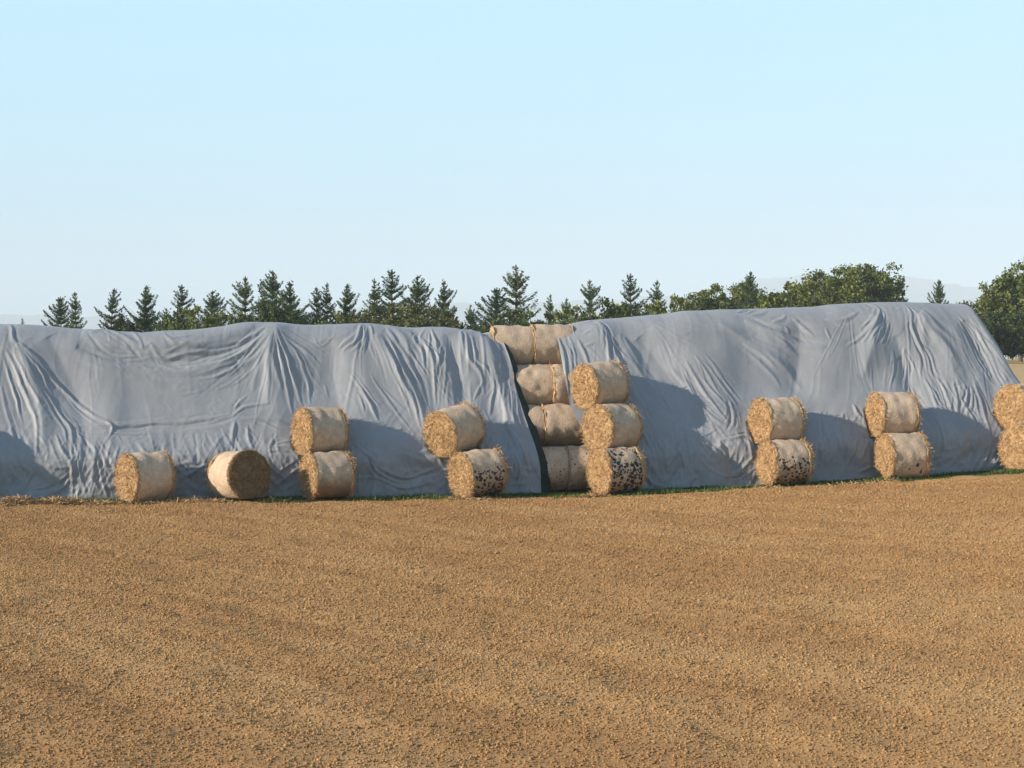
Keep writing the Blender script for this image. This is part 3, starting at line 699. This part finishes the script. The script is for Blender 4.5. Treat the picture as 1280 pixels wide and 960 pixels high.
# straw litter
r = np.random.default_rng(5)
def litter(spec, name, label, mat):
    Vs, Fs = [], []; off = 0
    for (px, t, rx, ry, hh, n) in spec:
        s0_ = s_at(px, t); a = r.uniform(0, 2*math.pi, n); q = np.sqrt(r.uniform(0, 1, n))
        s = s0_+rx*q*np.cos(a); tt = t+ry*q*np.sin(a); x, y = st2xy(s, tt)
        z = ground(x, y)+hh*(1-q**2)*r.uniform(.3, 1, n)*(1+.3*vn(s*4, tt*4, 6))+.01
        d = unit(np.stack([r.normal(0, 1, n), r.normal(0, 1, n), r.normal(0, .35, n)], -1))
        w = unit(np.cross(d, r.normal(0, 1, (n, 3))))
        v, f = ribbons(np.stack([x, y, z], -1), d, w, r.uniform(.05, .16, n), r.uniform(.012, .03, n)); Vs.append(v); Fs.append(f+off); off += len(v)
    o = mesh_np(name, np.vstack(Vs), np.vstack(Fs), None, mat); tag(o, label, 'straw', kind='stuff')
M_litter = straw_mat('straw_litter', .95)
litter([(22, -1.35, .55, .35, .22, 3500), (72, -1.3, .75, .3, .16, 3500), (125, -1.35, .7, .25, .06, 900), (5, -1.5, .5, .4, .12, 1200)], 'straw_heap', 'low heap of loose straw and soil at the foot of the left sheet', M_litter)
litter([(240, -1.35, .6, .3, .07, 1600), (265, -1.4, .5, .2, .09, 900), (340, -1.2, .4, .2, .04, 300), (570, -1.2, .5, .2, .05, 400), (600, -1.35, .6, .2, .03, 300), (745, -1.2, .4, .2, .06, 500),
        (960, -1.25, .4, .2, .04, 300), (1108, -1.25, .4, .2, .04, 300), (1060, -1.3, 1.2, .3, .02, 300), (190, -1.3, .6, .2, .04, 500)], 'loose_straw', 'scattered loose straw lying around the feet of the bales', M_litter)
# soil clods over the visible field
def clods(n, seed):
    r = np.random.default_rng(seed)
    y = 14.5+(31.2)*r.uniform(0, 1, n)**.85
    x = (r.uniform(-1, 1, n))*(y*.31+1.2)
    ok = (y-.14*x) < 45.15+.25*vn(x*1.2, y*0, 5); x = x[ok]; y = y[ok]; n = len(x)
    sz = .007+.012*r.power(1, n)**2.5+.010*(r.uniform(0, 1, n) > .985)
    sz *= 1+.012*(y-14)
    base = np.array([[1, 0, 0], [0, 1, 0], [-1, 0, 0], [0, -1, 0], [0, 0, 1], [0, 0, -1]], float)
    V = base[None]*(1+r.uniform(-.35, .35, (n, 6, 1)))*sz[:, None, None]
    V = V*np.stack([r.uniform(.8, 1.5, n), r.uniform(.8, 1.4, n), r.uniform(.55, .95, n)], -1)[:, None]
    V = V+r.uniform(-.25, .25, (n, 6, 3))*sz[:, None, None]
    a = r.uniform(0, 6.3, n); c, s_ = np.cos(a)[:, None], np.sin(a)[:, None]
    X = V[..., 0]*c-V[..., 1]*s_; Y = V[..., 0]*s_+V[..., 1]*c
    rel = .008*vn(x*7, y*7, 1)+.006*vn(x*14, y*14, 2)+.03*vn(x*1.3, y*1.3, 3)
    rowx = x*math.sin(rad(50))+y*math.cos(rad(50)); rel = rel+.006*np.sin(rowx*2*math.pi/.9+1.5*vn(x*.3, y*.3, 8))
    rel = rel*(1-sstep(44.6, 45.6, y-x*.14)*.75)
    z = ground(x, y)+rel+sz*.25
    V = np.stack([X+x[:, None], Y+y[:, None], V[..., 2]+z[:, None]], -1)
    tri = np.array([[0, 1, 4], [1, 2, 4], [2, 3, 4], [3, 0, 4], [1, 0, 5], [2, 1, 5], [3, 2, 5], [0, 3, 5]])
    f = (tri[None]+(np.arange(n)*6)[:, None, None]).reshape(-1, 3)
    return V.reshape(-1, 3), f
V, f = clods(430000, 2)
cl = mesh_np('soil_clods', V, None, f, M_clod); tag(cl, 'small dry brown soil clods covering the harrowed field', 'soil', kind='stuff')

# ------------------------------------------------------------------ trees
def tube(pts, rads, n=6):
    V, F = [], []; pts = np.array(pts, float)
    for i, p in enumerate(pts):
        d = unit(pts[min(i+1, len(pts)-1)]-pts[max(i-1, 0)]); a = unit(np.cross(d, [.31, .9, .2])); b = np.cross(d, a)
        for k in range(n):
            an = 2*math.pi*k/n; V.append(p+rads[i]*(a*math.cos(an)+b*math.sin(an)))
    F = grid_faces(len(pts), n, True); return np.array(V), F
def leaves(P, size, seed, elong=1.6, dirs=None, spread=1.0):
    r = np.random.default_rng(seed); n = len(P)
    d = unit(r.normal(0, 1, (n, 3))*spread+(0 if dirs is None else dirs))
    w = unit(np.cross(d, r.normal(0, 1, (n, 3))))
    sz = size*r.uniform(.6, 1.4, n)
    a = P-d*sz[:, None]*.5; b = P+d*sz[:, None]*.5; ww = w*(sz/elong/2)[:, None]
    V = np.stack([a, P+ww, b, P-ww], 1).reshape(-1, 3); return V, np.arange(4*n).reshape(-1, 4)
def spruce_proto(H, slope, seed, mat, dens=1.0, gap=.39):
    r = np.random.default_rng(seed); Ps, Ds = [], []; bV, bF = tube([(0, 0, 0), (0, 0, H*.6), (.02, 0, H*.98)], [.13, .07, .012])
    Vb, Fb = [bV], [bF]; off = len(bV)
    z = H-.22
    while z > .7:
        dz = H-z; Lr = min(slope*dz+.12, 2.5)*r.uniform(.82, 1.1); nb = int(r.integers(5, 8)) if dz > .8 else 4
        a0 = r.uniform(0, 6.3); el0 = rad(48 if dz < 1 else (34 if dz < 2.5 else (18 if dz < 4.5 else 6)))
        for k in range(nb):
            a = a0+2*math.pi*k/nb+r.normal(0, .16); Lb = Lr*r.uniform(.45, 1.28)*(1+.2*math.sin(a+seed+z*.8)); el = el0+r.normal(0, .16)
            m = max(3, int(Lb/.085)); u = (np.arange(m)+.5)/m
            rr = Lb*u; cx, cy = math.cos(a), math.sin(a)
            zz = z+rr*math.tan(el)*.7+.38*Lb*u**2.2
            ctr = np.stack([rr*cx, rr*cy, zz], -1)
            if dz > 1.2:
                vb, fb = tube([ctr[0]*[.1, .1, 1], ctr[-1]*[.9, .9, 1]], [.02, .006], 3); Vb.append(vb); Fb.append(fb+off); off += len(vb)
            per = int(6*dens+ (4 if dz > 1 else 1))
            C = np.repeat(ctr, per, 0); uu = np.repeat(u, per)
            wid = (.05+.18*Lb*np.sin(np.clip(uu, 0, 1)*math.pi*.85+.25))
            side = r.normal(0, .5, len(C))*wid
            C = C+np.stack([-cy*side, cx*side, r.normal(-.03, .055, len(C))-np.abs(side)*.25], -1)
            Ps.append(C); D = np.stack([np.full(len(C), cx)+(-cy)*np.sign(side)*.6, np.full(len(C), cy)+cx*np.sign(side)*.6, np.full(len(C), .35)], -1); Ds.append(D)
        z -= gap*r.uniform(.6, 1.35)*(1.0 if dz > 1.5 else .8)
    n = 26; zt = H-.5+.62*np.arange(n)/n
    Ps.append(np.stack([r.normal(0, .025, n), r.normal(0, .025, n), zt], -1)); Ds.append(np.tile([0, 0, 1.2], (n, 1)))
    P = np.vstack(Ps); D = np.vstack(Ds)
    V, F_ = leaves(P, .19, seed, 2.6, D, .55)
    root = empty('spruce_tree')
    mesh_np('trunk', np.vstack(Vb), np.vstack(Fb), None, M_bark, root)
    mesh_np('crown', V, F_, None, mat, root)
    return root
def copy_tree(o):
    c = o.copy(); COL.objects.link(c)
    for ch in list(o.children):
        k = ch.copy(); COL.objects.link(k); k.parent = c
    return c
protos = [spruce_proto(8.5, .40, 101, M_spruce), spruce_proto(8.5, .47, 102, M_spruce_d, 1.2), spruce_proto(8.5, .36, 103, M_spruce, .8, .50),
          spruce_proto(8.5, .44, 104, M_spruce_y, .75, .54), spruce_proto(8.5, .50, 105, M_spruce, 1.3, .38), spruce_proto(8.5, .34, 106, M_spruce_d, .9, .5)]
used = [False]*len(protos)
def place_tree(root, px, ytop, dist, H0_, rot, wide=1.0, tilt=0.0):
    x = (px-640)/F*dist; z = g1(x, dist); ztop = CAMZ-(ytop-HZ)/F*dist; h = ztop-z; sc = h/H0_
    root.location = (x, dist, z-.05); root.scale = (sc*wide, sc*wide, sc); root.rotation_euler = (0, rad(tilt), rot)
spr = [ # px, top, dist, proto, width, tilt, label
 (28, 397, 170, 2, .7, 0, 'tip of a small spruce barely showing above the far left of the sheet'),
 (78, 370, 140, 1, 1.05, -3, 'left of the first pair of dark spruces at the far left of the tree line'),
 (97, 364, 143, 2, 1.0, 2, 'right, slightly taller one of the first pair of spruces at the far left'),
 (133, 358, 140, 5, 1.05, -7, 'narrow spruce leaning left, standing alone right of the first pair'),
 (183, 356, 142, 0, 1.05, 0, 'evenly pointed spruce above the single bale at the left'),
 (208, 384, 150, 4, .8, 0, 'small low spruce between two taller ones above the single bale at the left'),
 (228, 355, 138, 5, 1.2, 1, 'spruce with a bud-like tip left of the broad pale spruce'),
 (266, 362, 146, 4, 1.1, 0, 'broad pale green spruce above the bale turned to the right'),
 (306, 345, 142, 3, 1.05, -2, 'loose open spruce left of the peak of the left sheet'),
 (339, 337, 140, 4, .95, 1, 'tallest dense spruce right over the peak of the left sheet'),
 (362, 351, 138, 0, 1.05, 0, 'spruce touching the right side of the tallest one over the sheet peak'),
 (396, 358, 144, 5, 1.1, 0, 'left of three close spruces above the leftmost bale stack'),
 (409, 353, 142, 2, 1.0, 0, 'middle one of three close spruces above the leftmost bale stack'),
 (434, 354, 140, 0, 1.0, 0, 'right of three close spruces above the leftmost bale stack'),
 (468, 348, 144, 2, 1.1, 0, 'slim spruce left of the dark open-branched one'),
 (490, 336, 139, 5, 1.25, 0, 'dark open-branched spruce with a bare top, tallest left of centre'),
 (522, 343, 141, 4, .95, 0, 'bushy dense spruce between the open-branched one and the slender one'),
 (555, 350, 143, 0, .85, 0, 'slender spruce at the right end of the yellowish thicket'),
 (588, 380, 150, 3, .75, 0, 'small faint spruce left of the tallest pair at the centre'),
 (617, 358, 138, 1, 1.15, 3, 'dark left one of the tall pair above the uncovered bales'),
 (645, 331, 140, 3, 1.15, 0, 'tallest spruce of the whole line, above the uncovered bales'),
 (688, 367, 150, 2, .85, 0, 'first of two small thin spruces right of the uncovered bales'),
 (708, 372, 150, 3, .85, 0, 'second of two small thin spruces right of the uncovered bales'),
 (737, 349, 146, 3, 1.0, 0, 'single open spruce above the three-bale stack'),
 (788, 341, 143, 5, 1.1, 1, 'narrow dark spruce left of the start of the broadleaf trees'),
 (806, 374, 143, 5, .7, 8, 'short dark spruce leaning right beside the narrow dark one'),
 (821, 350, 148, 2, 1.0, 0, 'thin spruce at the left end of the broadleaf trees'),
 (938, 338, 160, 5, 1.0, 0, 'spruce tip poking out of the broadleaf trees left of the big oak'),
 (990, 352, 170, 1, .8, 0, 'small dark spruce tip just left of the big oak'),
 (1174, 349, 165, 1, .8, 0, 'lone small spruce in the gap between the two big oaks'),
]
for i, (px, yt, ds_, pi, wid, tl, lab) in enumerate(spr):
    if not used[pi]: o = protos[pi]; used[pi] = True
    else: o = copy_tree(protos[pi])
    place_tree(o, px, yt, ds_, 8.62, i*1.37, wid, tl)
    tag(o, lab, 'spruce', 'spruces behind the pile')

def broadleaf(name, W, H, seed, mat, nclump, per, leaf, base=.25, trunk=True, cl=.55, lean=0):
    """crown of separate leaf clumps on limbs; W half width, H height"""
    r = np.random.default_rng(seed); root = empty(name)
    zc = H*(base+1)/2; zr = H*(1-base)/2
    # lumpy envelope from several big masses
    nm = 7; masses = []
    for k in range(nm):
        a = 2*math.pi*k/nm+r.normal(0, .3); q = r.uniform(.35, .62)
        masses.append((W*q*math.cos(a), W*q*math.sin(a), zc+zr*r.uniform(-.45, .35), W*r.uniform(.38, .52), zr*r.uniform(.42, .6)))
    masses.append((r.normal(0, W*.12), 0, zc+zr*.42, W*.5, zr*.55)); masses.append((0, 0, zc-zr*.2, W*.6, zr*.6))
    C = []
    while len(C) < nclump:
        m = masses[r.integers(len(masses))]; v = unit(r.normal(0, 1, 3)); q = r.uniform(.55, 1.0)**.5*r.choice([1, 1, .8])
        p = np.array([m[0]+v[0]*m[3]*q, m[1]+v[1]*m[3]*q, m[2]+v[2]*m[4]*q])
        if p[2] < H*base*.4+.2: continue
        C.append(p)
    C = np.array(C)
    cs = cl*r.uniform(.5, 1.25, nclump)
    P = np.repeat(C, per, 0)+r.normal(0, .5, (nclump*per, 3))*np.repeat(cs, per)[:, None]*np.array([1, 1, .75])
    V, F_ = leaves(P, leaf, seed, 1.35)
    top = H*.75
    vb, fb = tube([(0, 0, -.3), (.05*W, 0, H*base), (0, 0, top*.7), (.03*W, 0, top)], [.045*H*.6, .03*H*.6, .018*H*.6, .02], 7)
    Vb, Fb = [vb], [fb]; off = len(vb)
    for k in range(14):
        c = C[r.integers(len(C))]; z0 = H*r.uniform(base*.6, .6)
        mid = np.array([c[0]*.45, c[1]*.45, z0+(c[2]-z0)*.6]); vb, fb = tube([(0, 0, z0), mid, c], [.012*H, .007*H, .02], 5)
        Vb.append(vb); Fb.append(fb+off); off += len(vb)
    mesh_np('trunk', np.vstack(Vb), np.vstack(Fb), None, M_bark, root)
    mesh_np('crown', V, F_, None, mat, root)
    return root
def put_broad(root, px, yt, dist, H, W=None, pw=None):
    x = (px-640)/F*dist; z = g1(x, dist); ztop = CAMZ-(yt-HZ)/F*dist
    root.location = (x, dist, z-.1); k = (ztop-z)/H; root.scale = (k, k, k)
    return root
# big individual trees: (px, ytop, halfwidth px, dist, mat, label, cat)
big = [
 (1072, 322, 60, 175, M_oak, 330, 80, .27, 'largest rounded oak, behind the right part of the right sheet', 'oak_tree'),
 (1022, 334, 40, 180, M_oak, 200, 70, .27, 'oak joined to the left side of the largest oak', 'oak_tree'),
 (1275, 321, 62, 165, M_oak, 330, 80, .26, 'big oak at the right edge of the picture', 'oak_tree'),
 (930, 343, 32, 172, M_oak, 170, 70, .24, 'rounded green tree with a spruce tip behind it, left of the big oaks', 'broadleaf_tree'),
 (898, 348, 32, 170, M_oak, 170, 70, .24, 'leafy tree second from the left end of the broadleaf group', 'broadleaf_tree'),
 (866, 364, 24, 168, M_oak, 110, 60, .24, 'low bushy tree at the left end of the broadleaf group', 'broadleaf_tree'),
 (965, 357, 30, 176, M_oak, 140, 70, .24, 'lower green tree filling the dip left of the big oaks', 'broadleaf_tree'),
 (912, 349, 26, 174, M_oak, 120, 70, .24, 'green tree wedged between the leafy tree and the one with the spruce tip', 'broadleaf_tree'),
 (882, 357, 24, 170, M_oak, 110, 60, .24, 'green tree just right of the bushy tree at the left end of the broadleaf group', 'broadleaf_tree'),
 (948, 352, 26, 173, M_oak, 120, 70, .24, 'green tree just right of the one with the spruce tip', 'broadleaf_tree'),
 (848, 372, 18, 168, M_oak, 80, 50, .22, 'smallest low tree ending the broadleaf group on its left', 'broadleaf_tree'),
 (1108, 346, 24, 178, M_oak_d, 120, 60, .26, 'darker low tree at the right foot of the largest oak', 'broadleaf_tree'),
 (1128, 366, 14, 170, M_oak_d, 60, 50, .22, 'small bush at the far right foot of the largest oak', 'bush'),
 (1208, 367, 20, 180, M_oak, 90, 50, .24, 'low loose bush just left of the big oak at the right edge', 'bush'),
 (1234, 362, 20, 178, M_oak, 90, 60, .24, 'bush touching the left side of the oak at the right edge', 'bush'),
 (1245, 385, 24, 158, M_oak_d, 190, 70, .22, 'dark bush growing down to the ground beside the right end of the sheet', 'bush'),
 (1282, 382, 26, 157, M_oak_d, 190, 70, .22, 'dark bush below the oak at the right edge of the picture', 'bush'),
 (1225, 392, 20, 156, M_oak_d, 120, 60, .22, 'dark undergrowth showing past the sloping end of the sheet', 'bush'),
]
for i, (px, yt, hw_, ds_, mt, nc_, per, lf, lab, nm) in enumerate(big):
    x = (px-640)/F*ds_; z = g1(x, ds_); H = CAMZ-(yt-HZ)/F*ds_-z; W = hw_/F*ds_
    o = broadleaf(nm, W*(.95 if 'oak' in nm else 1.15), H*.97, 300+i, mt, nc_, per, lf, base=.22 if 'oak' in nm else .06, cl=.62 if 'oak' in nm else .5)
    put_broad(o, px, yt, ds_, H)
    tag(o, lab, {'oak_tree': 'oak', 'broadleaf_tree': 'tree', 'bush': 'bush'}[nm], 'broadleaf trees behind the pile')
# low shrubs between the spruces
shp = [broadleaf('willow_shrub', 2.3, 5.0, 401, M_shrub, 110, 60, .22, .05, cl=.45), broadleaf('willow_shrub', 2.0, 5.0, 402, M_oak, 100, 60, .22, .05, cl=.45),
       broadleaf('willow_shrub', 2.4, 5.0, 403, M_oak_d, 110, 60, .22, .05, cl=.45)]
us = [False]*3
shr = [(250, 386, 1, .9, 'green shrub low between the spruces above the bale turned right'), (285, 398, 1, .8, 'low shrub showing left of the loose open spruce'),
 (216, 392, 2, .7, 'low dark shrub under the spruce with the bud-like tip'), (380, 392, 2, .9, 'shrub in the dip right of the tallest dense spruce'), (418, 394, 1, .8, 'low shrub at the foot of three close spruces'),
 (450, 392, 0, .9, 'yellowish shrub at the left end of the thicket'), (476, 384, 0, 1.0, 'yellow-green shrub under the slim spruce'), (503, 382, 0, 1.1, 'yellow-green shrub under the dark open-branched spruce'),
 (532, 386, 0, 1.0, 'yellow-green shrub under the bushy dense spruce'), (560, 389, 0, 1.0, 'yellow-green shrub at the foot of the slender spruce'), (582, 397, 1, .8, 'last low shrub at the right end of the thicket'),
 (632, 392, 2, .9, 'dark shrub at the feet of the tall pair of spruces'), (664, 392, 1, .9, 'shrub right of the tallest spruce'), (680, 394, 1, .8, 'shrub under the first small thin spruce'), (700, 392, 1, .9, 'shrub under the second small thin spruce'),
 (722, 386, 1, .9, 'shrub left of the single open spruce'), (752, 380, 2, .9, 'shrub right of the single open spruce'), (770, 382, 1, .8, 'rounded shrub between the open spruce and the narrow dark one'), (795, 386, 2, .8, 'low shrub at the foot of the narrow dark spruce'),
 (838, 372, 1, .8, 'shrub right of the thin spruce'), (850, 378, 0, .8, 'pale shrub at the left foot of the broadleaf group'), (822, 380, 1, .8, 'shrub at the foot of the thin spruce'), (325, 384, 2, .9, 'dark shrub filling the gap under the tallest dense spruce'), (305, 394, 1, .9, 'shrub at the foot of the loose open spruce'), (354, 390, 2, .9, 'shrub at the foot of the spruce touching the tallest one'), (232, 394, 1, .8, 'shrub just right of the low dark shrub'), (270, 392, 0, .9, 'pale shrub under the broad pale spruce'), (160, 396, 2, .6, 'low dark shrub between the leaning spruce and the evenly pointed one'),
 (985, 358, 1, 1.0, 'green shrub between the dip and the big oaks'), (1000, 352, 0, .9, 'pale shrub against the left side of the big oaks')]
for i, (px, yt, pi, wid, lab) in enumerate(shr):
    ds_ = 130+(i*37 % 7)*2.2
    if not us[pi]: o = shp[pi]; us[pi] = True
    else: o = copy_tree(shp[pi])
    x = (px-640)/F*ds_; z = g1(x, ds_); h = CAMZ-(yt-4-HZ)/F*ds_-z; k = h/4.9
    o.location = (x, ds_, z-.1); o.scale = (k*wid, k*wid, k); o.rotation_euler = (0, 0, i*2.1)
    tag(o, lab, 'shrub', 'shrubs between the spruces')

# ------------------------------------------------------------------ far wooded hills
def hills():
    xs = np.linspace(-5400, 5400, 300); ys = np.linspace(6600, 10400, 40)
    X, Y = np.meshgrid(xs, ys)
    pxs = np.array([-200, 0, 60, 200, 400, 580, 640, 780, 880, 950, 1010, 1080, 1130, 1190, 1250, 1400]); ysl = np.array([392, 392, 396, 400, 390, 380, 384, 374, 368, 350, 344, 346, 346, 356, 360, 372])
    crest = np.interp(640+X/Y*F, pxs, HZ-ysl)/F*8500+8
    f = np.exp(-((Y-8500)/1200.0)**2)
    Z = crest*f+ (18*vn(X*.008, Y*.008, 3)+9*vn(X*.03, Y*.03, 4))*f-8
    o = mesh_np('hills', np.stack([X, Y, Z], -1).reshape(-1, 3), grid_faces(len(ys), len(xs)), None, plain('far_woodland', (.10, .12, .09), .9, .01, .2), smooth=True)
    tag(o, kind='structure')
hills()

# ------------------------------------------------------------------ haze
hz = NT('haze_air'); hz.t.nodes.remove(hz.b)
pv = hz.n('ShaderNodeVolumePrincipled'); pv.inputs['Density'].default_value = .00023; pv.inputs['Color'].default_value = (.80, .91, 1.0, 1)
pv.inputs['Anisotropy'].default_value = -.1
hz.l(pv.outputs[0], hz.t.nodes['Material Output'].inputs['Volume'])
x0, x1, y0, y1, z0, z1 = -6500, 6500, -350, 11500, -12, 480
V = [(x0, y0, z0), (x1, y0, z0), (x1, y1, z0), (x0, y1, z0), (x0, y0, z1), (x1, y0, z1), (x1, y1, z1), (x0, y1, z1)]
hb = mesh_np('haze', V, [(3, 2, 1, 0), (4, 5, 6, 7), (0, 1, 5, 4), (1, 2, 6, 5), (2, 3, 7, 6), (3, 0, 4, 7)], None, hz.m); tag(hb, kind='stuff')

# ------------------------------------------------------------------ light
B_ = rad(19); EL = rad(20.3)
sd = Vector((-math.cos(B_)*math.cos(EL), -math.sin(B_)*math.cos(EL), math.sin(EL)))
sun = bpy.data.lights.new('sun', 'SUN'); sun.energy = 5.0; sun.angle = rad(.5); sun.color = (1.0, .90, .76)
so = bpy.data.objects.new('sun', sun); COL.objects.link(so); so.rotation_euler = sd.to_track_quat('Z', 'Y').to_euler(); so.location = (-30, -10, 40)
W = bpy.data.worlds.new('World'); S.world = W; W.use_nodes = True; wt = W.node_tree
bg = wt.nodes['Background']; sky = wt.nodes.new('ShaderNodeTexSky'); sky.sky_type = 'NISHITA'; sky.sun_disc = False
sky.sun_elevation = EL; sky.sun_rotation = math.atan2(sd.x, sd.y); sky.altitude = 0; sky.air_density = 1.0; sky.dust_density = .15; sky.ozone_density = 1.6
bg.inputs['Strength'].default_value = .112
tn = wt.nodes.new('ShaderNodeMix'); tn.data_type = 'RGBA'; tn.blend_type = 'MULTIPLY'; tn.inputs[0].default_value = 1
tn.inputs[7].default_value = (1.02, 1.14, 1.20, 1)
wt.links.new(sky.outputs[0], tn.inputs[6])
# thin even veil low in the sky: pale cyan, greyer right at the horizon
tc = wt.nodes.new('ShaderNodeTexCoord'); sx = wt.nodes.new('ShaderNodeSeparateXYZ'); wt.links.new(tc.outputs['Generated'], sx.inputs[0])
vr = wt.nodes.new('ShaderNodeValToRGB'); cr = vr.color_ramp; cr.elements.new(.1); cr.elements.new(.2)
for e, (p, c) in zip(cr.elements, [(0, (.215, .335, .43)), (.045, (.21, .37, .485)), (.12, (.25, .455, .565)), (.24, (.275, .49, .60))]): e.position = p; e.color = (*c, 1)
wt.links.new(sx.outputs[2], vr.inputs[0])
vs = wt.nodes.new('ShaderNodeVectorMath'); vs.operation = 'SCALE'; vs.inputs['Scale'].default_value = 10.0; wt.links.new(vr.outputs[0], vs.inputs[0])
mr = wt.nodes.new('ShaderNodeMapRange'); mr.interpolation_type = 'SMOOTHSTEP'; mr.inputs['From Min'].default_value = .22; mr.inputs['From Max'].default_value = .55
mr.inputs['To Min'].default_value = .92; mr.inputs['To Max'].default_value = 0; wt.links.new(sx.outputs[2], mr.inputs['Value'])
mv = wt.nodes.new('ShaderNodeMix'); mv.data_type = 'RGBA'; wt.links.new(mr.outputs[0], mv.inputs[0]); wt.links.new(tn.outputs[2], mv.inputs[6]); wt.links.new(vs.outputs[0], mv.inputs[7])
wt.links.new(mv.outputs[2], bg.inputs['Color'])

# ------------------------------------------------------------------ camera and output
cam = bpy.data.cameras.new('camera'); co = bpy.data.objects.new('camera', cam); COL.objects.link(co)
cam.sensor_width = 36; cam.lens = 36*F/1280; cam.clip_start = .5; cam.clip_end = 20000
co.location = (0, 0, CAMZ); co.rotation_euler = (rad(90)-pitch, 0, 0); S.camera = co
S.view_settings.view_transform = 'Standard'; S.view_settings.look = 'None'; S.view_settings.gamma = 1; S.view_settings.exposure = .7
S.view_settings.use_curve_mapping = False
S.cycles.max_bounces = 6; S.cycles.volume_bounces = 1; S.cycles.transparent_max_bounces = 6
